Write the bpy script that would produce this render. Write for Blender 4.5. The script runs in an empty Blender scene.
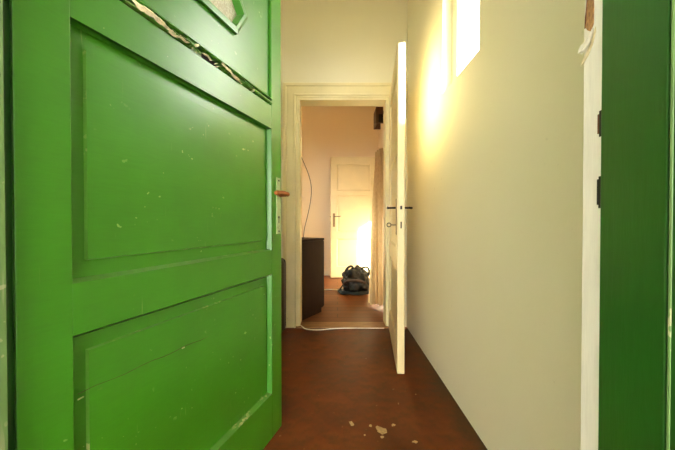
import bpy, bmesh, math, random
from mathutils import Vector, Matrix
from mathutils import noise as mn
random.seed(7)
SC = bpy.context.scene
COL = SC.collection
R = math.radians

# ------------------------------------------------------------------ materials
def new_mat(name):
    m = bpy.data.materials.new(name); m.use_nodes = True
    nt = m.node_tree; nt.nodes.clear()
    out = nt.nodes.new('ShaderNodeOutputMaterial')
    b = nt.nodes.new('ShaderNodeBsdfPrincipled')
    nt.links.new(b.outputs[0], out.inputs[0])
    return m, nt, b, out

def N(nt, kind, **kw):
    n = nt.nodes.new(kind)
    for k, v in kw.items():
        if k in n.inputs: n.inputs[k].default_value = v
        else: setattr(n, k, v)
    return n

def coords(nt, scale=(1, 1, 1), kind='Object'):
    tc = N(nt, 'ShaderNodeTexCoord'); mp = N(nt, 'ShaderNodeMapping')
    mp.inputs['Scale'].default_value = scale
    nt.links.new(tc.outputs[kind], mp.inputs[0])
    return mp.outputs[0]

def noise(nt, vec, scale, detail=4, rough=.55):
    n = N(nt, 'ShaderNodeTexNoise', Scale=scale, Detail=detail, Roughness=rough)
    nt.links.new(vec, n.inputs['Vector']); return n.outputs['Fac']

def ramp(nt, fac, stops):
    r = N(nt, 'ShaderNodeValToRGB'); e = r.color_ramp.elements
    while len(e) < len(stops): e.new(.5)
    for el, (p, c) in zip(e, stops):
        el.position = p; el.color = (c[0], c[1], c[2], 1) if hasattr(c, '__len__') else (c, c, c, 1)
    nt.links.new(fac, r.inputs[0]); return r.outputs[0]

def mix(nt, fac, a, b, mode='MIX'):
    m = N(nt, 'ShaderNodeMix', data_type='RGBA', blend_type=mode)
    if hasattr(fac, 'links'): nt.links.new(fac, m.inputs[0])
    else: m.inputs[0].default_value = fac
    for s, v in ((6, a), (7, b)):
        if hasattr(v, 'links'): nt.links.new(v, m.inputs[s])
        else: m.inputs[s].default_value = (*v, 1)
    return m.outputs[2]

def bump(nt, b, h, strength=.2, dist=.002):
    n = N(nt, 'ShaderNodeBump', Strength=strength, Distance=dist)
    nt.links.new(h, n.inputs['Height']); nt.links.new(n.outputs[0], b.inputs['Normal'])

def simple(name, col, rough=.5, metal=0, var=.12, scale=12, spec=.5, bmp=0, stretch=(1, 1, 1)):
    m, nt, b, _ = new_mat(name)
    v = coords(nt, stretch); f = noise(nt, v, scale)
    c = mix(nt, ramp(nt, f, [(.3, 0), (.7, 1)]), tuple(x * (1 - var) for x in col), tuple(min(1, x * (1 + var)) for x in col))
    nt.links.new(c, b.inputs['Base Color'])
    b.inputs['Roughness'].default_value = rough; b.inputs['Metallic'].default_value = metal
    b.inputs['Specular IOR Level'].default_value = spec
    if bmp: bump(nt, b, f, bmp, .003)
    return m

def painted(name, col, chip, rough=.36, brush=(1, 1, 9), amount=.69, scratch=.72, var=.12, gloss=0, streak=.30):
    """gloss paint: brush marks, a few chips, fine scratches"""
    m, nt, b, _ = new_mat(name)
    v = coords(nt)
    big = noise(nt, v, 5, 3)
    c = mix(nt, ramp(nt, big, [(.3, 0), (.7, 1)]), tuple(x * (1 - var) for x in col), tuple(x * (1 + var) for x in col))
    vs = coords(nt, brush); st = noise(nt, vs, 22, 4, .6)
    c = mix(nt, ramp(nt, st, [(.25, streak), (.6, 0)]), c, tuple(x * .72 for x in col))
    ch = noise(nt, v, 55, 2, .5)
    rg = noise(nt, v, 6, 2)
    chm = ramp(nt, ch, [(amount, 0), (amount + .02, .9)])
    rgm = ramp(nt, rg, [(.50, 0), (.60, 1)])
    mm = N(nt, 'ShaderNodeMath', operation='MULTIPLY'); nt.links.new(chm, mm.inputs[0]); nt.links.new(rgm, mm.inputs[1])
    c = mix(nt, mm.outputs[0], c, chip)
    sv = coords(nt, (60, 60, 2.2)); sn = noise(nt, sv, 3, 2, .5)
    sm = ramp(nt, sn, [(scratch, 0), (scratch + .03, .45)])
    s2 = N(nt, 'ShaderNodeMath', operation='MULTIPLY'); nt.links.new(sm, s2.inputs[0]); nt.links.new(rgm, s2.inputs[1])
    c = mix(nt, s2.outputs[0], c, chip)
    nt.links.new(c, b.inputs['Base Color'])
    b.inputs['Roughness'].default_value = rough
    if gloss: b.inputs['Coat Weight'].default_value = gloss; b.inputs['Coat Roughness'].default_value = .28
    bump(nt, b, st, .25, .0012)
    return m

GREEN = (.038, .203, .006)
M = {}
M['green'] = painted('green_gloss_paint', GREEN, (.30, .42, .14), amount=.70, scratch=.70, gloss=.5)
M['green_frame_shade'] = painted('green_frame_shaded_paint', (.012, .076, .007), (.30, .42, .18), brush=(9, 9, 1), amount=.745, scratch=.75)  # darkened green: the right jamb's shade is put into the paint colour
M['green_old'] = painted('weathered_green_paint', (.15, .27, .09), (.45, .46, .28), brush=(9, 9, 1), amount=.64, scratch=.60)
M['green_worn'] = painted('green_worn_edge', (.085, .235, .028), (.42, .44, .18), amount=.55)
M['cream_door'] = painted('cream_gloss_paint', (.76, .64, .35), (.35, .27, .14), rough=.33, brush=(9, 9, 1), amount=.75, scratch=.80, var=.05, streak=.08)
M['yellow_trim'] = painted('yellowed_cream_paint', (.78, .70, .40), (.40, .33, .18), rough=.38, brush=(6, 6, 1), amount=.745, scratch=.80, var=.06, streak=.06)
M['white_paint'] = painted('old_white_paint', (.83, .80, .72), (.42, .30, .17), rough=.4, brush=(9, 9, 1), amount=.72, scratch=.74, var=.05)
M['iron'] = simple('dark_iron', (.035, .028, .02), .45, .7)
M['brass'] = simple('aged_brass', (.20, .13, .055), .4, .8)
M['rust'] = simple('rusty_strike', (.16, .045, .015), .8, .1, .4, 60)
M['dark_hole'] = simple('dark_cavity', (.012, .008, .006), .9)
M['wood_raw'] = simple('bare_weathered_wood', (.36, .19, .07), .8, 0, .55, 120, bmp=.5, stretch=(3, 3, 1))
M['flake'] = simple('peeled_paint_flake', (.66, .58, .38), .7, 0, .35, 70)
M['handle_brown'] = simple('brown_wooden_grip', (.25, .080, .018), .6, 0, .3, 40, .25)
M['plate'] = painted('painted_over_steel', (.34, .42, .19), (.15, .10, .04), rough=.45, amount=.6)
M['dark_wood'] = simple('dark_brown_veneer', (.018, .007, .0035), .55, 0, .35, 6, .25, bmp=.05, stretch=(8, 8, 1))
M['case'] = simple('dark_brown_leatherette', (.035, .018, .012), .5, 0, .3, 60, bmp=.2)
M['black_rubber'] = simple('black_cable', (.012, .011, .010), .5)
M['white_cable'] = simple('pale_cable', (.80, .73, .58), .5, 0, .08)
M['bag'] = simple('dark_green_black_nylon', (.010, .014, .011), .5, 0, .5, 30, bmp=.4)
M['bag_trim'] = simple('faded_bag_band', (.075, .045, .030), .7, 0, .3, 30)
M['pelmet'] = simple('brown_pelmet_wood', (.10, .040, .018), .5, 0, .35, 8, stretch=(6, 1, 6))
M['frame_white'] = simple('window_paint', (.80, .74, .52), .4, 0, .05)
M['ground'] = simple('grey_paving', (.16, .15, .13), .9, 0, .25, 5, bmp=.2)
M['facade'] = simple('facade_render', (.60, .59, .55), .9, 0, .1, 9, bmp=.2)

def plaster(name, col, stain, bmp=.12):
    m, nt, b, _ = new_mat(name)
    v = coords(nt)
    f = noise(nt, v, 1.7, 5, .6)
    c = mix(nt, ramp(nt, f, [(.35, 0), (.75, .55)]), col, stain)
    g = noise(nt, v, 26, 3)
    c = mix(nt, ramp(nt, g, [(.72, 0), (.76, .3)]), c, tuple(x * .75 for x in stain))
    nt.links.new(c, b.inputs['Base Color'])
    b.inputs['Roughness'].default_value = .6; b.inputs['Specular IOR Level'].default_value = .35
    h = noise(nt, v, 14, 5, .6); bump(nt, b, h, bmp, .006)
    return m
M['cream_wall'] = plaster('cream_distemper', (.81, .775, .59), (.78, .735, .51))
M['peach_wall'] = plaster('peach_distemper', (.84, .70, .49), (.82, .66, .43))
M['ceiling'] = plaster('ceiling_distemper', (.80, .76, .62), (.76, .70, .54))

def concrete_floor():
    m, nt, b, _ = new_mat('red_painted_concrete')
    v = coords(nt)
    f = noise(nt, v, 3.2, 6, .65)
    c = ramp(nt, f, [(.30, (.085, .023, .006)), (.50, (.150, .034, .008)), (.70, (.220, .060, .016))])
    g = noise(nt, v, 13, 5, .6)
    c = mix(nt, ramp(nt, g, [(.45, 0), (.68, .65)]), c, (.070, .030, .009))
    d = noise(nt, v, 34, 3, .5)
    c = mix(nt, ramp(nt, d, [(.70, 0), (.74, .45)]), c, (.36, .20, .09))
    # trodden-in dirt along the right wall
    sx = N(nt, 'ShaderNodeSeparateXYZ'); nt.links.new(v, sx.inputs[0])
    ad = N(nt, 'ShaderNodeMath', operation='MULTIPLY_ADD'); nt.links.new(g, ad.inputs[0]); ad.inputs[1].default_value = .16
    nt.links.new(sx.outputs[0], ad.inputs[2])
    c = mix(nt, ramp(nt, ad.outputs[0], [(.58, 0), (.68, .75)]), c, (.070, .040, .014))
    nt.links.new(c, b.inputs['Base Color'])
    b.inputs['Roughness'].default_value = .48
    b.inputs['Specular IOR Level'].default_value = .22
    rr = ramp(nt, f, [(.3, .38), (.7, .62)]); nt.links.new(rr, b.inputs['Roughness'])
    bump(nt, b, g, .25, .003)
    return m
M['concrete'] = concrete_floor()
M['floor_chip'] = simple('bare_cement_chip', (.50, .34, .16), .85, 0, .25, 90)

def board_floor():
    m, nt, b, _ = new_mat('red_brown_floor_boards')
    tc = N(nt, 'ShaderNodeTexCoord'); br = N(nt, 'ShaderNodeTexBrick', Scale=1.0)
    br.inputs['Brick Width'].default_value = 1.1; br.inputs['Row Height'].default_value = .11
    br.inputs['Mortar Size'].default_value = .004
    br.inputs['Color1'].default_value = (.235, .075, .016, 1); br.inputs['Color2'].default_value = (.17, .052, .011, 1)
    br.inputs['Mortar'].default_value = (.05, .02, .008, 1)
    nt.links.new(tc.outputs['Object'], br.inputs['Vector'])
    v = coords(nt, (1, 14, 1)); f = noise(nt, v, 6, 4)
    c = mix(nt, ramp(nt, f, [(.35, .5), (.65, 0)]), br.outputs['Color'], (.15, .05, .016))
    nt.links.new(c, b.inputs['Base Color']); b.inputs['Roughness'].default_value = .5; b.inputs['Specular IOR Level'].default_value = .3
    return m
M['boards'] = board_floor()
M['threshold'] = simple('worn_threshold_oak', (.33, .16, .05), .5, 0, .3, 9, stretch=(1, 8, 1))

def pane(name, tint=(.96, .97, .95)):
    m, nt, b, out = new_mat(name); nt.nodes.remove(b)
    tr = N(nt, 'ShaderNodeBsdfTransparent'); tr.inputs[0].default_value = (*tint, 1)
    gl = N(nt, 'ShaderNodeBsdfGlossy'); gl.inputs['Roughness'].default_value = .03
    lw = N(nt, 'ShaderNodeLayerWeight'); lw.inputs[0].default_value = .3
    fr = N(nt, 'ShaderNodeMath', operation='MULTIPLY_ADD'); nt.links.new(lw.outputs['Facing'], fr.inputs[0]); fr.inputs[1].default_value = .10; fr.inputs[2].default_value = .02
    mx = N(nt, 'ShaderNodeMixShader')
    nt.links.new(fr.outputs[0], mx.inputs[0]); nt.links.new(tr.outputs[0], mx.inputs[1]); nt.links.new(gl.outputs[0], mx.inputs[2])
    nt.links.new(mx.outputs[0], out.inputs[0]); return m
M['glass'] = pane('window_glass')

def pebbled():
    m, nt, b, _ = new_mat('pebbled_frosted_glass')
    v = coords(nt)
    vo = N(nt, 'ShaderNodeTexVoronoi', Scale=150); nt.links.new(v, vo.inputs['Vector'])
    c = ramp(nt, vo.outputs['Distance'], [(.1, (.86, .82, .66)), (.7, (.62, .57, .42))])
    nt.links.new(c, b.inputs['Base Color']); b.inputs['Roughness'].default_value = .2
    b.inputs['Transmission Weight'].default_value = .25
    bump(nt, b, vo.outputs['Distance'], .8, .003); return m
M['pebbled'] = pebbled()

def sheer():
    m, nt, b, out = new_mat('sheer_curtain'); nt.nodes.remove(b)
    v = coords(nt, (30, 30, 1)); f = noise(nt, v, 4, 3)
    c = ramp(nt, f, [(.3, (.46, .33, .15)), (.7, (.60, .44, .23))])
    d = N(nt, 'ShaderNodeBsdfDiffuse'); t = N(nt, 'ShaderNodeBsdfTranslucent'); tr = N(nt, 'ShaderNodeBsdfTransparent')
    nt.links.new(c, d.inputs[0]); nt.links.new(c, t.inputs[0])
    m1 = N(nt, 'ShaderNodeMixShader'); m1.inputs[0].default_value = .5
    nt.links.new(d.outputs[0], m1.inputs[1]); nt.links.new(t.outputs[0], m1.inputs[2])
    m2 = N(nt, 'ShaderNodeMixShader'); m2.inputs[0].default_value = .025
    nt.links.new(m1.outputs[0], m2.inputs[1]); nt.links.new(tr.outputs[0], m2.inputs[2])
    nt.links.new(m2.outputs[0], out.inputs[0]); return m
M['sheer'] = sheer()

# ------------------------------------------------------------------ mesh helpers
class MB:
    def __init__(s): s.bm = bmesh.new(); s.mats = []
    def mi(s, m):
        if m not in s.mats: s.mats.append(m)
        return s.mats.index(m)
    def box(s, lo, hi, m, bevel=0, mtx=None, seg=2):
        b = bmesh.new(); bmesh.ops.create_cube(b, size=1)
        lo = Vector(lo); hi = Vector(hi); c = (lo + hi) / 2; d = hi - lo
        for v in b.verts: v.co = Vector((v.co.x * d.x + c.x, v.co.y * d.y + c.y, v.co.z * d.z + c.z))
        if bevel: bmesh.ops.bevel(b, geom=b.edges[:], offset=bevel, segments=seg, affect='EDGES', profile=.5)
        s.add(b, m, mtx); return s
    def add(s, b, m, mtx=None, smooth=False):
        if mtx is not None: bmesh.ops.transform(b, matrix=mtx, verts=b.verts)
        i = s.mi(m); mp = {v: s.bm.verts.new(v.co) for v in b.verts}
        for f in b.faces:
            try:
                nf = s.bm.faces.new([mp[v] for v in f.verts]); nf.material_index = i; nf.smooth = smooth or f.smooth
            except ValueError: pass
        b.free()
    def poly(s, pts, m, smooth=False):
        f = s.bm.faces.new([s.bm.verts.new(p) for p in pts]); f.material_index = s.mi(m); f.smooth = smooth; return f
    def prism(s, pts, vec, m):
        """extrude a planar outline by a vector"""
        b = bmesh.new(); f = b.faces.new([b.verts.new(p) for p in pts])
        r = bmesh.ops.extrude_face_region(b, geom=[f])
        bmesh.ops.translate(b, vec=Vector(vec), verts=[g for g in r['geom'] if isinstance(g, bmesh.types.BMVert)])
        bmesh.ops.recalc_face_normals(b, faces=b.faces); s.add(b, m)
    def tube(s, pts, rad, m, n=10, close=True):
        pts = [Vector(p) for p in pts]; rings = []
        rr = rad if hasattr(rad, '__len__') else [rad] * len(pts)
        up = Vector((0, 0, 1)); b = bmesh.new(); prev = None
        for i, p in enumerate(pts):
            t = (pts[min(i + 1, len(pts) - 1)] - pts[max(i - 1, 0)]).normalized()
            if prev is None:
                a = t.cross(up if abs(t.z) < .9 else Vector((1, 0, 0))).normalized()
            else:
                a = (prev - t * prev.dot(t)).normalized()
            prev = a; c = t.cross(a)
            rings.append([b.verts.new(p + (a * math.cos(2 * math.pi * k / n) + c * math.sin(2 * math.pi * k / n)) * rr[i]) for k in range(n)])
        for q in range(len(rings) - 1):
            for k in range(n):
                f = b.faces.new((rings[q][k], rings[q][(k + 1) % n], rings[q + 1][(k + 1) % n], rings[q + 1][k])); f.smooth = True
        if close:
            b.faces.new(rings[0][::-1]); b.faces.new(rings[-1])
        bmesh.ops.recalc_face_normals(b, faces=b.faces); s.add(b, m); return s
    def cyl(s, p0, p1, r, m, n=20, bev=0):
        p0 = Vector(p0); p1 = Vector(p1); d = (p1 - p0)
        if bev:
            u = d.normalized()
            return s.tube([p0, p0, p0 + u * bev, p1 - u * bev, p1, p1], [r * .3, r - bev, r, r, r - bev, r * .3], m, n)
        return s.tube([p0, p1], r, m, n)
    def build(s, name, parent=None):
        bmesh.ops.recalc_face_normals(s.bm, faces=s.bm.faces)
        me = bpy.data.meshes.new(name); s.bm.to_mesh(me); s.bm.free()
        for k in s.mats: me.materials.append(M[k])
        o = bpy.data.objects.new(name, me); COL.objects.link(o)
        if parent: o.parent = parent
        return o

def tag(o, label=None, cat=None, kind=None, group=None):
    if label: o['label'] = label
    if cat: o['category'] = cat
    if kind: o['kind'] = kind
    if group: o['group'] = group
    return o
def thing(name, label, cat, loc=(0, 0, 0), rz=0, **kw):
    o = bpy.data.objects.new(name, None); COL.objects.link(o); o.empty_display_size = .1
    o.location = loc; o.rotation_euler = (0, 0, rz); return tag(o, label, cat, **kw)
def smooth_path(pts, n=10):
    """Catmull-Rom through the points"""
    P = [Vector(p) for p in pts]; P = [P[0] * 2 - P[1]] + P + [P[-1] * 2 - P[-2]]; out = []
    for i in range(1, len(P) - 2):
        a, b, c, d = P[i - 1:i + 3]
        for k in range(n):
            t = k / n
            out.append(.5 * ((2 * b) + (c - a) * t + (2 * a - 5 * b + 4 * c - d) * t * t + (3 * b - a - 3 * c + d) * t ** 3))
    out.append(P[-2]); return out

# ------------------------------------------------------------------ layout
EYE = .925
CEIL = 3.05
XR = .61            # corridor right wall
YB = 2.50           # corridor back wall, front face
TB = .12            # its thickness
DX0, DX1, DH = -.343, .437, 2.0     # inner doorway
XR2 = .70           # bedroom right wall
YF = 4.92           # bedroom far wall
XL, XL2 = -.74, -2.2
PHI = R(-9.5)       # the street wall is not square to the corridor
EN = Matrix.Translation((-.5383, .4503, 0)) @ Matrix.Rotation(PHI, 4, 'Z')   # entrance frame: x along the wall, y inwards
EA0, EA1 = -.075, .93                # masonry opening
EB0, EB1 = -.13, .0515               # wall depth
EH = 2.14

# ---- floors, ground
f = MB(); f.box((XL - .1, .05, -.12), (XR + .1, YB - .03, 0), 'concrete')
def chip(cx, cy, r, n=11, jag=.45, st=1.0, ang=0):
    pts = []
    for k in range(n):
        a = 2 * math.pi * k / n; q = r * (1 - jag * random.random())
        x, y = q * math.cos(a) * st, q * math.sin(a)
        pts.append((cx + x * math.cos(ang) - y * math.sin(ang), cy + x * math.sin(ang) + y * math.cos(ang), .0006))
    f.prism(pts, (0, 0, -.0008), 'floor_chip')
for a in ((.198, 1.254, .024), (.184, 1.268, .018), (.150, 1.284, .009), (.192, 1.216, .009), (.325, 1.19, .010, 9, .5, 1.6), (.066, 1.298, .012, 9, .5, 2.0, 2.0),
          (.118, 1.228, .006), (.255, 1.29, .009, 9, .5, 1.5, .6), (.42, 1.52, .004), (.31, 1.44, .004)):
    chip(*a)
tag(f.build('floor'), 'worn red painted concrete floor of the corridor', 'floor', 'structure')
f = MB(); f.box((XL2 - .1, YB + TB - .02, -.12), (XR2 + .1, YF + .1, 0), 'boards')
tag(f.build('floor_bedroom'), 'red brown wooden floor boards of the room beyond the doorway', 'floor', 'structure')
f = MB()
f.box((DX0 - .02, YB - .03, -.12), (DX1 + .02, YB + TB - .02, .012), 'threshold')
tag(f.build('trim_1'), 'worn wooden threshold in the inner doorway', 'threshold', 'structure')
g = MB(); g.box((-14, -14, -.34), (14, 18, -.14), 'ground')
tag(g.build('ground'), 'grey paved ground outside the house', 'ground', 'structure')
g = MB(); g.box((-2.4, -5.0, -.14), (.92, .06, -.03), 'ground')
tag(g.build('floor_porch'), 'grey paved step outside the entrance', 'floor', 'structure')

# ---- walls
W1 = (1.235, 1.664, 1.668, 2.42)     # corridor window y0,y1,z0,z1
W2 = (3.32, 4.54, .12, 1.16)
W3 = (3.4, 4.0, 1.0, 2.0)          # unseen window added in the left wall to brighten the bedroom         # bedroom window
def wall_x(x0, x1, y0, y1, z0, z1, hole, m):
    w = MB()
    if not hole: w.box((x0, y0, z0), (x1, y1, z1), m)
    else:
        a, b, c, d = hole
        w.box((x0, y0, z0), (x1, a, z1), m); w.box((x0, b, z0), (x1, y1, z1), m)
        w.box((x0, a, z0), (x1, b, c), m); w.box((x0, a, d), (x1, b, z1), m)
    return w
tag(wall_x(XR, XR + .112, .22, YB, 0, CEIL, W1, 'cream_wall').build('wall_right'), 'cream plastered right wall of the corridor with a small high window', 'wall', 'structure')
tag(wall_x(XL - .12, XL, .30, YB, 0, CEIL, None, 'cream_wall').build('wall_left'), 'cream plastered left wall of the corridor', 'wall', 'structure')
w = MB()
w.box((XL2 - .1, YB, 0), (DX0, YB + TB, CEIL), 'cream_wall'); w.box((DX1, YB, 0), (XR2 + .2, YB + TB, CEIL), 'cream_wall')
w.box((DX0, YB, DH), (DX1, YB + TB, CEIL), 'cream_wall')
tag(w.build('wall_back'), 'cream end wall of the corridor around the inner doorway', 'wall', 'structure')
w = MB()
w.box((-1.5, EB0, -.14), (EA0, EB1, CEIL), 'facade', mtx=None); w.box((EA1, EB0, -.14), (1.37, EB1, CEIL), 'facade'); w.box((EA0, EB0, EH), (EA1, EB1, CEIL), 'facade')
o = w.build('wall_front'); o.matrix_world = EN
tag(o, 'rendered street wall around the entrance door', 'wall', 'structure')
w = MB(); w.box((.92, -5.0, -.14), (1.06, .12, CEIL), 'facade')  # unseen wall added to block the sun from the doorway
tag(w.build('wall_sun_blocker'), 'unseen porch wall added to keep the sun off the entrance', 'wall', 'structure')
w = MB(); w.box((-2.0, -5.0, -.14), (-1.86, .45, CEIL), 'facade')  # unseen wall added to reduce sky light reaching the doorway
tag(w.build('wall_light_blocker'), 'unseen porch wall added to cut the daylight at the entrance', 'wall', 'structure')
w = MB(); w.box((-2.0, -5.0, 2.41), (1.06, .12, 2.57), 'facade')  # unseen roof slab added, also to dim the light at the entrance
tag(w.build('ceiling_light_blocker'), 'unseen porch soffit added to cut the daylight at the entrance', 'ceiling', 'structure')
tag(wall_x(XR2, XR2 + .20, YB + TB, YF, 0, CEIL, W2, 'peach_wall').build('wall_bedroom_right'), 'peach right wall of the far room with its window', 'wall', 'structure')
tag(wall_x(XL2 - .1, XL2, YB + TB, YF, 0, CEIL, W3, 'peach_wall').build('wall_bedroom_left'), 'peach left wall of the far room', 'wall', 'structure')
w = MB(); w.box((XL2 - .1, YF, 0), (XR2 + .2, YF + .1, CEIL), 'peach_wall')
tag(w.build('wall_bedroom_back'), 'peach far wall of the room beyond the doorway', 'wall', 'structure')
w = MB(); w.box((XL - .12, .22, CEIL), (XR + .20, YB + TB / 2, CEIL + .1), 'ceiling')
tag(w.build('ceiling'), 'pale ceiling of the corridor', 'ceiling', 'structure')
w = MB(); w.box((XL2 - .1, YB + TB / 2, CEIL), (XR2 + .2, YF + .1, CEIL + .1), 'ceiling')
tag(w.build('ceiling_bedroom'), 'pale ceiling of the far room', 'ceiling', 'structure')

# ---- windows
def window(name, x, y0, y1, z0, z1, label, far=.035):
    s = .035
    root = thing(name, label, 'window', (x, y0, z0), kind='structure'); w, h = y1 - y0, z1 - z0
    m = MB()
    m.box((-.022, 0, 0), (.022, s, h), 'frame_white', .003); m.box((-.022, w - far, 0), (.022, w, h), 'frame_white', .003)
    m.box((-.0219, s, 0), (.0219, w - far, s), 'frame_white', .003); m.box((-.0219, s, h - s), (.0219, w - far, h), 'frame_white', .003)
    if far > .05: m.box((-.016, w - far - .006, s), (.016, w - far + .004, h - s), 'frame_white', .003)
    m.build('window_frame', root)
    g = MB(); g.box((-.002, s - .004, s - .004), (.002, w - far + .004, h - s + .004), 'glass'); g.build('pane', root)
    return root
window('window_1', XR + .074, *W1, 'small bright window set high in the right corridor wall', .078)
window('window_2', XR2 + .12, *W2, 'sunlit window of the far room behind the sheer curtain')

window('window_fill_light', XL2 - .05, *W3, 'unseen window added in the left wall to brighten the far room')

# ---- entrance frame (green outside, white inside), wall-aligned
def stile(mb, a_stop, a_reb, a_out, inner='white_paint'):
    sg = 1 if a_out > a_stop else -1
    def bx(a0, a1, b0, b1, m, bev=0): mb.box((min(a0, a1), b0, -.03), (max(a0, a1), b1, EH), m, bev)
    bx(a_stop, a_out, -.075, 0, 'green_frame_shade' if sg > 0 else 'green_old', .0012)
    bx(a_stop + sg * .004, a_out, -.079, -.075, 'green_frame_shade')
    bx(a_stop - sg * .001, a_out, -.12, -.079, 'green_frame_shade', .002)
    # chipped pale arris of the outer bead
    mb.box((min(a_stop - sg * .0016, a_stop + sg * .001), -.0815, 0), (max(a_stop - sg * .0016, a_stop + sg * .001), -.0788, EH - .05), 'green_old', .0005)
    bx(a_reb, a_out, 0, EB1, inner, .0015)
root = thing('trim_2', 'green painted entrance frame with chipped white rebate', 'door frame', kind='structure'); root.matrix_world = EN
m = MB(); stile(m, .018, -.006, EA0, 'green_frame_shade'); stile(m, .837, .851, EA1)
m.box((.018, -.12, 2.085), (.837, 0, EH), 'green_frame_shade'); m.box((-.006, 0, 2.10), (.851, EB1, EH), 'white_paint')
m.build('frame', root)
# lock keeps in the rebate
for z, h, mt in ((1.039, .030, 'rust'), (.9596, .037, 'dark_hole')):
    k = MB(); k.box((.8506, .0165, z - h / 2), (.856, .0235, z + h / 2), 'dark_hole')
    k.box((.8504, .0232, z - h / 2 + .004), (.8525, .0262, z + h / 2 - .003), mt, .0006)
    tag(k.build('strike_hole', root), 'dark rusty slot for the lock' if mt == 'rust' else None)
# patch of bare wood where the white paint has broken away, and the curl of paint below it
k = MB(); P = []
for (b, z) in ((.0400, 1.262), (.0425, 1.236), (.0455, 1.226), (.0470, 1.208), (.0455, 1.194), (.0485, 1.180), (.0480, 1.168), (.0440, 1.161), (.0385, 1.156), (.0340, 1.162), (.0335, 1.182), (.0350, 1.204), (.0320, 1.216), (.0335, 1.228), (.0310, 1.262)):
    P.append((.8502, b, z))
k.prism(P, (.002, 0, 0), 'wood_raw'); k.build('bare_wood_patch', root)
for pts in (((.0465, 1.172), (.0485, 1.166), (.0478, 1.180), (.0440, 1.196), (.0455, 1.206), (.0435, 1.214)), ((.0400, 1.262), (.0425, 1.238), (.0380, 1.232), (.0340, 1.240), (.0360, 1.262)), ((.0420, 1.212), (.0435, 1.206), (.0400, 1.196), (.0390, 1.208))):
    k = MB(); k.prism([(.8498, b, z) for b, z in pts], (.001, 0, 0), 'rust'); k.build('split', root)
# chunk of paint curling off below the bare patch
b = bmesh.new(); bmesh.ops.create_icosphere(b, subdivisions=4, radius=1)
for v in b.verts:
    p = v.co.copy(); t = p.y
    thick = .0055 * (1 + .35 * t); bend = .004 * t * t
    n1 = mn.noise(p * 1.7 + Vector((5, 2, 1))) * .0042 + mn.noise(p * 3.4) * .0022
    v.co = Vector((.8488 - p.x * -.0018 - bend * .5 + n1 * .5, .0425 + .0125 * t, 1.1440 - .0060 * t + p.z * thick + bend + n1))
k = MB(); k.add(b, 'white_paint', smooth=True); k.build('paint_flake', root)
k = MB(); k.prism([(.8500, .030 + .024 * t, 1.1440 - .0100 * t + w_) for t, w_ in ((0, .012), (.25, .004), (.6, -.003), (1, -.006), (1, -.011), (.55, -.010), (.2, -.004), (0, .006))], (.0008, 0, 0), 'flake'); k.build('paint_edge', root)

# ---- moulded casing and lining of the inner doorway
prof = [(.0, .0), (.0, .014), (.010, .018), (.014, .012), (.022, .012), (.026, .020), (.036, .022), (.040, .016), (.100, .018), (.106, .026), (.128, .026), (.132, .020), (.132, .0)]
m = MB(); path = lambda o: [(DX0 - o, 0), (DX0 - o, DH + o), (DX1 + o, DH + o), (DX1 + o, 0)]
for i in range(len(prof) - 1):
    (o0, t0), (o1, t1) = prof[i], prof[i + 1]
    a, b = path(o0), path(o1)
    for k in range(3):
        m.poly([(a[k][0], YB - t0, a[k][1]), (b[k][0], YB - t1, b[k][1]), (b[k + 1][0], YB - t1, b[k + 1][1]), (a[k + 1][0], YB - t0, a[k + 1][1])], 'yellow_trim')
for sx in (0, 3):
    m.poly([(path(o)[sx][0], YB - t, 0) for o, t in prof], 'yellow_trim')
    m.bm.faces.ensure_lookup_table()
bmesh.ops.remove_doubles(m.bm, verts=m.bm.verts, dist=1e-5)
tag(m.build('trim_3'), 'moulded cream casing around the inner doorway', 'door casing', 'structure')
m = MB()
for (x0, x1) in ((DX0 - .001, DX0 + .014), (DX1 - .014, DX1 + .001)):
    m.box((x0, YB - .012, .012), (x1, YB + TB + .004, DH), 'yellow_trim', .002)
m.box((DX0 + .014, YB - .012, DH - .014), (DX1 - .014, YB + TB + .004, DH + .001), 'yellow_trim', .002)
tag(m.build('trim_4'), 'cream wooden lining inside the inner doorway', 'door lining', 'structure')

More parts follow.
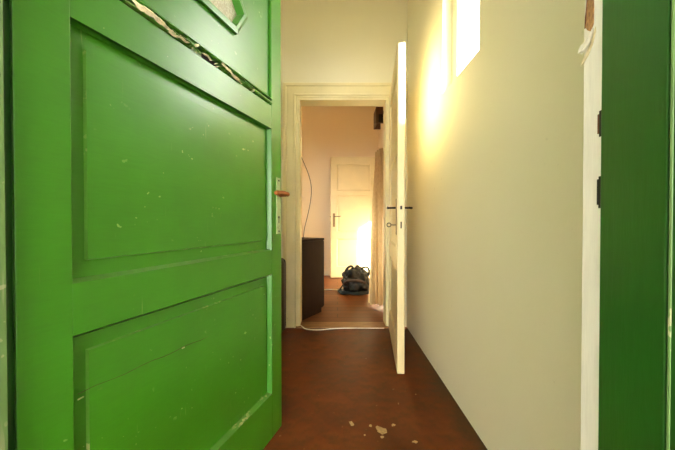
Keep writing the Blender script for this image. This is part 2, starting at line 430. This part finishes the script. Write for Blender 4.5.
# ------------------------------------------------------------------ the green entrance door
GW, GT, GZ0, GZ1 = .847, .054, .012, 2.06
door = thing('door_1', 'large worn green panelled entrance door standing open at the left', 'door', (-.5338, .4708, 0), R(70.4), kind='structure')
S0, S1 = .079, .768          # panel openings along the leaf
openings = [(.2, .705), (.807, 1.315), (1.411, 1.955)]
def leaf(mb, W, T, z0, z1, s0, s1, ops, mt):
    mb.box((0, 0, z0), (s0, T, z1), mt, .0015); mb.box((s1, 0, z0), (W, T, z1), mt, .003)
    zs = [z0] + [z for o in ops for z in o] + [z1]
    for i in range(0, len(zs), 2): mb.box((s0 - .001, .0004, zs[i]), (s1 + .001, T - .0004, zs[i + 1]), mt, .0015)
m = MB(); leaf(m, GW, GT, GZ0, GZ1, S0, S1, openings, 'green'); m.build('stiles_and_rails', door)
def raised_panel(mb, s0, s1, z0, z1, T, mg, dep, up, mt, wt, both=True, lip=.002, mgs=None):
    """recessed margin with a raised field; the arris of the field is worn"""
    mgs = mgs or mg
    for side in ((0, 1) if both else (0,)):
        y = (lambda d: d) if side == 0 else (lambda d: T - d)
        R0 = [(s0, z0), (s1, z0), (s1, z1), (s0, z1)]
        R1 = [(s0 + mgs, z0 + mg), (s1 - mgs, z0 + mg), (s1 - mgs, z1 - mg), (s0 + mgs, z1 - mg)]
        R2 = [(s0 + mgs + lip, z0 + mg + lip), (s1 - mgs - lip, z0 + mg + lip), (s1 - mgs - lip, z1 - mg - lip), (s0 + mgs + lip, z1 - mg - lip)]
        for k in range(4):
            j = (k + 1) % 4
            mb.poly([(R0[k][0], y(dep), R0[k][1]), (R0[j][0], y(dep), R0[j][1]), (R1[j][0], y(dep - .001), R1[j][1]), (R1[k][0], y(dep - .001), R1[k][1])], mt)
            mb.poly([(R1[k][0], y(dep - .001), R1[k][1]), (R1[j][0], y(dep - .001), R1[j][1]), (R2[j][0], y(dep - up), R2[j][1]), (R2[k][0], y(dep - up), R2[k][1])], wt)
        mb.poly([(p[0], y(dep - up), p[1]) for p in R2], mt)
    bmesh.ops.remove_doubles(mb.bm, verts=mb.bm.verts, dist=1e-6)
def recess_moulding(mb, s0, s1, z0, z1, dep, wt, mt, o=.006):
    """sloped sides of the opening: paler ledge below, plain elsewhere"""
    A = [(s0, z0), (s1, z0), (s1, z1), (s0, z1)]; B = [(s0 + o, z0 + o), (s1 - o, z0 + o), (s1 - o, z1 - .0015), (s0 + o, z1 - .0015)]
    for k in range(4):
        j = (k + 1) % 4
        y0 = .004 if k == 2 else .0008; g = .003 if k == 2 else 0       # open joint above the top moulding
        mb.poly([(A[k][0], y0, A[k][1] - g), (A[j][0], y0, A[j][1] - g), (B[j][0], dep - g, B[j][1] - g), (B[k][0], dep - g, B[k][1] - g)], wt if k == 0 else mt)
        mb.poly([(A[k][0], .0008, A[k][1]), (A[j][0], .0008, A[j][1]), (A[j][0], dep, A[j][1]), (A[k][0], dep, A[k][1])], mt)
for i, (z0, z1) in enumerate(openings[:2]):
    m = MB(); raised_panel(m, S0, S1, z0, z1, GT, .040, .0205, .0085, 'green', 'green_worn', mgs=.030)
    recess_moulding(m, S0, S1, z0, z1, .0204, 'green_worn', 'green')
    if i == 0:       # open joint between the boards of the lower panel
        zc = .573
        pts = [(S0 + .012 + k * .031, .0117, zc + .011 - .0012 * k + .002 * math.sin(k * 1.7)) for k in range(12)]
        m.tube(pts, [.0004 + .0005 * random.random() for _ in pts], 'bag_trim', 6)
        for k in range(9):
            q = random.random() ** 2 * .3
            m.box((S0 + .012 + q, .0113, zc - .0015), (S0 + .015 + q + .008 * random.random(), .0125, zc + .0005 + .0015 * random.random()), 'green_worn' if k % 3 else 'flake', .0003)
    m.build('panel', door)
# upper panel: boarded round a small hexagonal light
z0, z1 = openings[2]
hexo = [(.297, 1.575), (.55, 1.575), (.604, 1.655), (.547, 1.735), (.300, 1.735), (.243, 1.663)]
cx = sum(p[0] for p in hexo) / 6; cz = sum(p[1] for p in hexo) / 6
def hx(off):
    n = len(hexo); out = []
    for i in range(n):
        p0, p1, p2 = Vector(hexo[i - 1]), Vector(hexo[i]), Vector(hexo[(i + 1) % n])
        d0 = (p1 - p0).normalized(); d1 = (p2 - p1).normalized()
        n0 = Vector((-d0.y, d0.x)); n1 = Vector((-d1.y, d1.x)); c = Vector((cx, cz))
        if (c - p1).dot(n0) < 0: n0 = -n0
        if (c - p1).dot(n1) < 0: n1 = -n1
        bis = (n0 + n1).normalized(); out.append(p1 + bis * (off / max(.3, bis.dot(n0))))
    return [(GW - p.x, p.y) for p in out]
HO, HI = hx(0), hx(.022)
m = MB()
mg = .024; dep = .012
R0 = [(S0, z0 + .033), (S1, z0 + .033), (S1, z1), (S0, z1)]
R1 = [(S0 + mg, z0 + .038), (S1 - mg, z0 + .038), (S1 - mg, z1 - mg), (S0 + mg, z1 - mg)]
for y0_, y1_ in ((dep, .006), (GT - dep, GT - .006)):
    for k in range(4):
        j = (k + 1) % 4
        m.poly([(R0[k][0], y0_, R0[k][1]), (R0[j][0], y0_, R0[j][1]), (R1[j][0], y0_, R1[j][1]), (R1[k][0], y0_, R1[k][1])], 'green')
        m.poly([(R1[k][0], y0_, R1[k][1]), (R1[j][0], y0_, R1[j][1]), (R1[j][0], y1_, R1[j][1]), (R1[k][0], y1_, R1[k][1])], 'green')
    # field with the hexagonal hole (HI..): ring of quads split between the corners
    ring_o = [(R1[1][0], R1[1][1]), (GW - .55, R1[0][1]), (R1[0][0], R1[0][1]), (R1[0][0], 1.655), (R1[3][0], R1[3][1]), (GW - .3, R1[3][1]), (R1[2][0], R1[2][1]), (R1[1][0], 1.663)]
    h = HO
    def P(p): return (p[0], y1_, p[1])
    a, b_, c, d = (R1[1], R1[0], R1[3], R1[2])   # BR, BL, TL, TR
    m.poly([P(b_), P(a), P(h[0]), P(h[1])], 'green'); m.poly([P(b_), P(h[1]), P(h[2]), P(c)], 'green')
    m.poly([P(c), P(h[2]), P(h[3])], 'green'); m.poly([P(c), P(h[3]), P(h[4]), P(d)], 'green')
    m.poly([P(d), P(h[4]), P(h[5])], 'green'); m.poly([P(d), P(h[5]), P(h[0]), P(a)], 'green')
for k in range(6):
    j = (k + 1) % 6
    m.poly([(HO[k][0], .006, HO[k][1]), (HO[j][0], .006, HO[j][1]), (HO[j][0], GT - .006, HO[j][1]), (HO[k][0], GT - .006, HO[k][1])], 'green')
pn = m.build('panel', door)
gl = MB(); gl.prism([(p[0], .019, p[1]) for p in HI[:]], (0, .004, 0), 'pebbled')
gp = tag(gl.build('glass_light', door), 'small hexagonal pebbled glass pane')
bd = MB()
for ya, yb in ((-.008, .019), (GT + .002, .023)):
    for k in range(6):
        j = (k + 1) % 6
        hm = hx(.006); hm2 = hx(.016); ho = hx(-.003)
        seq = [(ho, .006 if ya < .01 else GT - .006), (ho, ya + (.002 if ya < .01 else -.002)), (hm, ya), (hm2, ya), (HI, yb)]
        for q in range(4):
            (A, ya_), (B, yb_) = seq[q], seq[q + 1]
            bd.poly([(A[k][0], ya_, A[k][1]), (A[j][0], ya_, A[j][1]), (B[j][0], yb_, B[j][1]), (B[k][0], yb_, B[k][1])], 'green')
bd.build('glazing_bead', gp)
# broken bolection strip under the upper panel
st = MB()
def strip(a, b, zb, zt, jag, mt, y=0, tilt=0, n=None):
    """a length of the bolection strip: rounded nose, ragged where it has split"""
    n = n or max(4, int((b - a) / .008)); rows = []
    for k in range(n + 1):
        t = k / n; r1, r2 = random.random() * jag, random.random() * jag * .6
        lo, hi = zb + r1, zt - r2; yy = y + tilt * t
        rows.append([(a + (b - a) * t, .0125, lo), (a + (b - a) * t, yy - .003, lo + .001), (a + (b - a) * t, yy - .0065, lo + (hi - lo) * .35), (a + (b - a) * t, yy - .005, lo + (hi - lo) * .7), (a + (b - a) * t, yy + .003, hi), (a + (b - a) * t, .0125, hi)])
    for p, q in zip(rows, rows[1:]):
        for k in range(5): st.poly([p[k], q[k], q[k + 1], p[k + 1]], mt)
    for r in (rows[0], rows[-1]): st.poly(r, 'flake')
strip(S0, .178, 1.413, 1.443, .0012, 'green')
strip(.176, .345, 1.432, 1.4435, .003, 'green')
strip(.30, .372, 1.421, 1.433, .006, 'green_worn', .002, .003)
strip(.178, .300, 1.412, 1.4225, .003, 'green_worn', .001)
strip(.30, .36, 1.411, 1.417, .002, 'green', .003); strip(.46, .54, 1.411, 1.4195, .003, 'green', .001)
strip(.382, .455, 1.431, 1.444, .004, 'green', .0)
strip(.46, .52, 1.421, 1.430, .006, 'green_worn', .003, -.002)
strip(.455, .60, 1.433, 1.444, .002, 'green')
strip(.535, .640, 1.416, 1.430, .005, 'green_worn', .002, .001)
strip(.60, S1, 1.432, 1.443, .0012, 'green'); strip(.645, S1, 1.413, 1.431, .002, 'green')
st.box((S0, .0126, 1.411), (S0 + .33, .0134, 1.444), 'green_old'); st.box((S0 + .33, .0126, 1.411), (S0 + .47, .0134, 1.444), 'dark_hole'); st.box((S0 + .47, .0126, 1.411), (S1, .0134, 1.444), 'green_old')
st.build('broken_moulding', door)
fk = MB()
def splinter(s0, s1, zt0, zt1, wd, mt='flake', lift=.006, n=16):
    pr = None
    for k in range(n + 1):
        t = k / n; s = s0 + (s1 - s0) * t
        wz = wd * (.25 + .75 * math.sin(math.pi * min(1, .10 + t * .9))) * (.8 + .7 * mn.noise(Vector((s * 60, 1.3, s0 * 9))))
        zt = zt0 + (zt1 - zt0) * t + .0035 * mn.noise(Vector((s * 45, 4.1, s0 * 7)))
        y = -.003 - lift * math.sin(math.pi * t) * (.7 + .5 * mn.noise(Vector((s * 50, 7.7, s0 * 5))))
        cur = [(s, y + .003, zt), (s, y - .003, zt - wz * .5), (s, y + .001, zt - wz)]
        if pr:
            fk.poly([pr[0], cur[0], cur[1], pr[1]], mt); fk.poly([pr[1], cur[1], cur[2], pr[2]], mt)
        pr = cur
splinter(.190, .305, 1.436, 1.424, .017, 'flake', .009); splinter(.285, .350, 1.420, 1.424, .009, 'flake', .006)
splinter(.330, .385, 1.430, 1.420, .006, 'green_worn', .004)
splinter(.400, .43, 1.426, 1.420, .005, 'flake', .003)
splinter(.475, .560, 1.438, 1.420, .014, 'flake', .007, 12); splinter(.53, .575, 1.418, 1.412, .006, 'flake', .004, 8)
splinter(.59, .66, 1.430, 1.424, .003, 'green_worn', .002); splinter(.67, .735, 1.424, 1.417, .004, 'green_worn', .002)
o = fk.build('splinter', door); sm = o.modifiers.new('thick', 'SOLIDIFY'); sm.thickness = .001
tag(o, 'pale splintered paint and wood')
# lock plate, lever, key hole
lp = MB(); lp.box((GW - .043, -.003, .873), (GW - .010, .001, 1.117), 'plate', .0012)
lp.cyl((GW - .0265, -.0038, .945), (GW - .0265, -.0028, .945), .006, 'dark_hole', 14); lp.box((GW - .0290, -.0038, .922), (GW - .0240, -.0028, .944), 'dark_hole')
for z in (.885, 1.105): lp.cyl((GW - .0265, -.0045, z), (GW - .0265, -.0025, z), .004, 'iron', 12)
lp = lp.build('lock_plate', door)
hd = MB(); hs, hz = GW - .0265, 1.043
hd.cyl((hs, -.012, hz), (hs, -.002, hz), .013, 'handle_brown', 18, .003)
hd.tube(smooth_path([(hs, -.008, hz), (hs, -.035, hz), (hs - .006, -.050, hz), (hs - .03, -.054, hz), (hs - .065, -.053, hz), (hs - .105, -.052, hz - .002)], 6),
        [.0085] * 12 + [.0095] * 7 + [.0105] * 6 + [.0098] * 5 + [.007], 'handle_brown', 14)
tag(hd.build('lever_handle', lp), 'brown lever grip')
hg = MB()
for z in (.25, 1.02, 1.80):
    hg.cyl((-.006, GT + .004, z - .05), (-.006, GT + .004, z + .05), .006, 'iron', 12, .001); hg.box((-.004, GT - .001, z - .045), (.035, GT + .002, z + .045), 'iron', .0005)
hg.build('hinge', door)

# ------------------------------------------------------------------ cream interior doors
def interior_door(name, label, loc, rz, W, key=False, T=.044, z0=.012, z1=1.992):
    root = thing(name, label, 'door', loc, rz, kind='structure')
    s0, s1 = .105, W - .105
    ops = [(.19, .65), (.76, 1.36), (1.44, 1.875)]
    m = MB(); leaf(m, W, T, z0, z1, s0, s1, ops, 'cream_door'); m.build('stiles_and_rails', root)
    for a, b in ops:
        m = MB(); raised_panel(m, s0, s1, a, b, T, .035, .013, .005, 'cream_door', 'cream_door')
        o = .012
        for y, d in ((.0008, .0129), (T - .0008, T - .0129)):
            A = [(s0, a), (s1, a), (s1, b), (s0, b)]; B = [(s0 + o, a + o), (s1 - o, a + o), (s1 - o, b - o), (s0 + o, b - o)]
            for k in range(4):
                j = (k + 1) % 4; m.poly([(A[k][0], y, A[k][1]), (A[j][0], y, A[j][1]), (B[j][0], d, B[j][1]), (B[k][0], d, B[k][1])], 'cream_door')
        m.build('panel', root)
    hs, hz = W - .055, 1.012
    for sg, y in ((-1, 0), (1, T)):
        p = MB(); p.box((hs - .018, min(y, y + sg * .0035), hz - .165), (hs + .018, max(y, y + sg * .0035), hz + .055), 'brass', .001)
        p.cyl((hs, y + sg * .0030, hz - .105), (hs, y + sg * .0042, hz - .105), .005, 'dark_hole', 12); p.box((hs - .002, min(y + sg * .003, y + sg * .0042), hz - .125), (hs + .002, max(y + sg * .003, y + sg * .0042), hz - .105), 'dark_hole')
        p = p.build('lock_plate', root)
        h = MB(); h.cyl((hs, y + sg * .002, hz), (hs, y + sg * .012, hz), .011, 'iron', 16, .002)
        h.tube(smooth_path([(hs, y + sg * .006, hz), (hs, y + sg * .034, hz), (hs - .006, y + sg * .047, hz), (hs - .03, y + sg * .051, hz), (hs - .07, y + sg * .050, hz + .002), (hs - .108, y + sg * .046, hz + .008)], 6),
               [.006] * 12 + [.0065] * 6 + [.007] * 6 + [.0065] * 6 + [.005], 'iron', 12)
        h.build('lever_handle', p)
    e = MB(); e.box((W - .0008, T / 2 - .011, hz - .17), (W + .0008, T / 2 + .011, hz + .05), 'cream_door', .0004)
    e.box((W - .001, T / 2 - .006, hz - .012), (W + .008, T / 2 + .006, hz + .010), 'iron', .002)
    e.box((W - .001, T / 2 - .004, hz - .125), (W + .0016, T / 2 + .004, hz - .085), 'dark_hole')
    e.build('latch', root)
    if key:
        k = MB(); kz = hz - .105
        k.cyl((hs, -.001, kz), (hs, -.034, kz), .003, 'iron', 10)
        ring = [(hs, -.034 - .012 + .012 * math.cos(q), kz + .012 * math.sin(q)) for q in [2 * math.pi * i / 20 for i in range(21)]]
        k.tube(ring, .0028, 'iron', 8); k.build('key', root)
    hgm = MB()
    for z in (.25, 1.75):
        hgm.cyl((-.005, T / 2, z - .045), (-.005, T / 2, z + .045), .006, 'iron', 12, .001)
    hgm.build('hinge', root)
    return root
hx0, hy0 = .4440, 2.465; fx, fy = .358, 1.705
L = math.hypot(fx - hx0, fy - hy0)
interior_door('door_2', 'tall cream interior door seen edge-on, standing open into the corridor beside the right wall', (hx0, hy0, 0), math.atan2(fy - hy0, fx - hx0), L, key=True)
interior_door('door_3', 'cream three-panel door in the far room, behind the dark bag', (.650, 4.735, 0), R(181.3), .765)
m = MB(); m.box((.655, 4.66, 0), (XR2, YF, 2.06), 'yellow_trim', .003)
tag(m.build('trim_5'), 'cream jamb post that carries the far door', 'door jamb', 'structure')

# ------------------------------------------------------------------ things
# dark cabinet behind the left jamb
ang = math.atan2(2.94 - 2.635, -.14 + .33)
cab = thing('cabinet', 'low dark brown wooden cabinet just inside the inner doorway, at its left', 'cabinet', (-.330, 2.640, 0), ang)
D, Wd, Hh = .36, .80, .76
m = MB(); m.box((.004, .004, .05), (D - .004, Wd - .004, Hh - .024), 'dark_wood', .002); m.build('body', cab)
m = MB(); m.box((0, 0, Hh - .024), (D + .006, Wd, Hh), 'dark_wood', .003); m.build('top_board', cab)
m = MB(); m.box((.012, .012, 0), (D - .03, Wd - .012, .05), 'dark_wood', .001); m.build('plinth', cab)
for k in range(2):
    y0 = .006 + k * (Wd - .012) / 2
    d = MB(); d.box((D - .004, y0 + .002, .055), (D + .014, y0 + (Wd - .012) / 2 - .002, Hh - .028), 'dark_wood', .002); d = d.build('cabinet_door', cab)
    q = MB(); yk = Wd / 2 + (.04 if k else -.04); q.cyl((D + .013, yk, .45), (D + .033, yk, .45), .011, 'iron', 14, .003); q.build('knob', d)

# upright case behind the green door
case = thing('suitcase', 'dark brown upright case with rounded corners, mostly hidden behind the green door', 'case', (-.585, 2.36, 0))
m = MB(); m.box((-.15, -.085, .012), (.15, .085, .625), 'case', .045, seg=5); m.build('shell', case)
m = MB(); m.box((-.1515, -.006, .03), (.1515, .006, .61), 'black_rubber', .002); m.build('zip_band', case)
m = MB(); m.tube(smooth_path([(-.07, 0, .618), (-.06, 0, .650), (0, 0, .658), (.06, 0, .650), (.07, 0, .618)], 6), .008, 'black_rubber', 10); m.build('handle', case)
for sx in (-1, 1):
    m = MB(); m.cyl((sx * .10, -.05, .011), (sx * .10, .05, .011), .011, 'black_rubber', 14, .002); m.build('foot', case)
m = MB(); m.cyl((.146, -.05, .545), (.153, -.05, .545), .007, 'brass', 14, .002); tag(m.build('rivet', case), 'small bright stud')

# cords
m = MB(); z = .0045
pts = [(-.325, 2.50, .0166), (-.31, 2.475, .0166), (-.283, 2.455, z), (-.24, 2.432, z), (-.18, 2.424, z), (-.12, 2.430, z), (-.06, 2.448, z), (.05, 2.462, z), (.10, 2.463, z), (.22, 2.463, z), (.32, 2.463, z), (.405, 2.463, z)]
m.tube(smooth_path(pts, 8), .0044, 'white_cable', 8)
tag(m.build('extension_cord'), 'thin pale cord lying along the threshold of the inner doorway', 'cord')
m = MB(); z = .0065
m.tube(smooth_path([(-.62, 3.78, z), (-.4, 3.84, z), (-.18, 3.87, z), (-.08, 3.87, z), (.0, 3.85, z), (.05, 3.80, z)], 8), .0062, 'white_cable', 8)
tag(m.build('extension_cord'), 'pale cord running across the far room floor to the dark bag', 'cord')
m = MB()
pts = [(-.372, 2.628, 1.60), (-.362, 2.66, 1.585), (-.325, 2.72, 1.50), (-.275, 2.75, 1.37), (-.253, 2.76, 1.25), (-.262, 2.76, 1.12), (-.29, 2.75, .98), (-.318, 2.74, .86), (-.325, 2.735, .785), (-.33, 2.74, .7645), (-.37, 2.77, .7640)]
m.tube(smooth_path(pts, 8), .0032, 'black_rubber', 8)
tag(m.build('cable'), 'thin black cable hanging in an arc from the wall down to the dark cabinet', 'cable')

# dark slouched bag with a hose-like strap coiled round its foot
bag = thing('bag', 'dark slouched bag on the far room floor, straps coiled round its foot', 'bag', (.235, 3.74, 0))
b = bmesh.new(); bmesh.ops.create_icosphere(b, subdivisions=5, radius=1)
for v in b.verts:
    p = v.co.copy(); z = p.z
    sx, sy = .195, .15
    h = .165
    q = Vector((p.x * sx, p.y * sy, (z + 1) * h))
    if z < -.72: q.z = (1 - .72) * h * .02 + (z + 1) * .01
    lump = mn.noise(Vector((p.x * 1.6 + 3, p.y * 1.6, p.z * 1.6))) * .045 + mn.noise(Vector((p.x * 5, p.y * 5 + 2, p.z * 5))) * .018
    fold = .010 * math.sin(9 * p.x + 6 * p.z + 3 * mn.noise(p * 2.5))
    q += p.normalized() * (lump + fold) * (1 if z > -.7 else .4)
    q.z = max(q.z, .004)
    v.co = q
m = MB(); m.add(b, 'bag', smooth=True); m.build('body', bag)
m = MB(); m.tube(smooth_path([(-.15, -.10, .14), (-.10, -.145, .175), (-.02, -.158, .19), (.06, -.150, .175), (.12, -.12, .15)], 8), .017, 'bag_trim', 10); tag(m.build('band', bag), 'faded brown band')
for pts in ([(-.15, -.03, .23), (-.125, -.05, .30), (-.085, -.05, .345), (-.045, -.03, .345), (-.02, .0, .30)], [(.06, -.02, .30), (.11, -.04, .335), (.155, -.05, .335), (.175, -.04, .28), (.165, -.02, .21)]):
    m = MB(); m.tube(smooth_path(pts, 7), .015, 'bag', 10); m.build('handle', bag)
m = MB()
coil = []
for i in range(64):
    q = 2 * math.pi * i / 40 + 2.2; rr = .222 + .012 * math.sin(i * .7) - .0005 * i
    coil.append((rr * 1.04 * math.cos(q) - .004, rr * .74 * math.sin(q), .014 + .016 * (i / 63) + .004 * math.sin(i)))
m.tube(coil, .013, 'bag', 10)
m.tube(smooth_path([(-.205, -.03, .02), (-.20, -.07, .06), (-.165, -.085, .12), (-.13, -.06, .19), (-.10, -.04, .24)], 7), .009, 'bag', 8)
m.build('strap', bag)

# pelmet and curtain at the far window
pel = thing('wooden_box', 'small dark brown wooden box fixed high on the far room wall', 'box', (.472, 3.50, 2.135))
m = MB(); m.box((0, .014, .0), (.013, .226, .20), 'pelmet', .002); m.build('board', pel)
m = MB(); m.box((.0, .0, .187), (.088, .24, .20), 'pelmet', .002); m.build('top_board', pel)
for y in (0, .226):
    m = MB(); m.box((.0, y, .0), (.088, y + .014, .187), 'pelmet', .001); m.build('end_board', pel)
m = MB(); m.box((.030, -.003, .012), (.086, .001, .11), 'dark_hole', .001); tag(m.build('opening', pel), 'black opening')
m = MB(); m.box((.088, .1, .16), (.2285, .13, .187), 'pelmet', .002); m.build('bracket', pel)
rod = thing('curtain_rod', 'thin brass rod carrying the sheer beige curtain', 'curtain rod', (.585, 3.24, 1.792))
m = MB(); m.cyl((0, 0, 0), (0, 1.18, 0), .007, 'brass', 12, .002); m.build('pole', rod)
for y in (.03, 1.14):
    m = MB(); m.box((.004, y, -.006), (.1145, y + .012, .006), 'brass', .001); m.build('bracket', rod)
nS, nT = 220, 40
m = MB(); grid = []
for i in range(nT + 1):
    t = i / nT; row = []
    top = [(.590, 4.36), (.565, 3.92), (.492, 3.56), (.490, 3.40), (.520, 3.29)]; bot = [(.600, 4.32), (.575, 3.80), (.372, 3.18), (.46, 3.06), (.585, 3.02)]
    line = smooth_path([(*Vector(a).lerp(Vector(b), t ** .85), 0) for a, b in zip(top, bot)], 24)
    z = 1.780 - t * 1.747
    for j in range(nS + 1):
        s = j / nS
        amp = (.018 + .012 * t) * math.sin(s * 2 * math.pi * 13 + .5 * math.sin(3 * t)) + .006 * math.sin(s * 40 + t * 7)
        q = s * (len(line) - 1); a = min(int(q), len(line) - 2); pa, pb = line[a], line[a + 1]
        dv = (pb - pa).normalized(); nv = Vector((-dv.y, dv.x, 0))
        p = pa.lerp(pb, q - a) + nv * amp
        row.append(m.bm.verts.new((p.x, p.y, z + .006 * math.sin(s * 30) * t)))
    grid.append(row)
for i in range(nT):
    for j in range(nS):
        ff = m.bm.faces.new((grid[i][j], grid[i][j + 1], grid[i + 1][j + 1], grid[i + 1][j])); ff.smooth = True
m.mi('sheer')
tag(m.build('curtain'), 'sheer beige curtain hanging in gathered folds beside the far window', 'curtain')

# ------------------------------------------------------------------ light
w = bpy.data.worlds.new('world'); SC.world = w; w.use_nodes = True
bg = w.node_tree.nodes['Background']; bg.inputs[0].default_value = (1.0, .97, .91, 1); bg.inputs[1].default_value = 15.0
sd = bpy.data.lights.new('sun', 'SUN'); sd.energy = 70; sd.angle = R(6); sd.color = (1, .94, .80)
so = bpy.data.objects.new('sun', sd); COL.objects.link(so)
dirv = Vector((-1, 1.4, -1.72 * math.tan(R(22))))
so.rotation_euler = dirv.to_track_quat('-Z', 'Y').to_euler(); so.location = (6, -6, 5)

# ------------------------------------------------------------------ camera
cd = bpy.data.cameras.new('camera'); cd.sensor_width = 36; cd.lens = 285 / 675 * 36; cd.clip_start = .02
co = bpy.data.objects.new('camera', cd); COL.objects.link(co)
co.location = (0, 0, EYE); co.rotation_euler = (R(90 - .6), 0, 0)
SC.camera = co
vs = SC.view_settings
vs.view_transform = 'Standard'; vs.look = 'None'; vs.gamma = 1; vs.use_curve_mapping = False; vs.exposure = .50
SC.cycles.max_bounces = 14; SC.cycles.diffuse_bounces = 10; SC.cycles.transparent_max_bounces = 12
SC.cycles.use_denoising = True
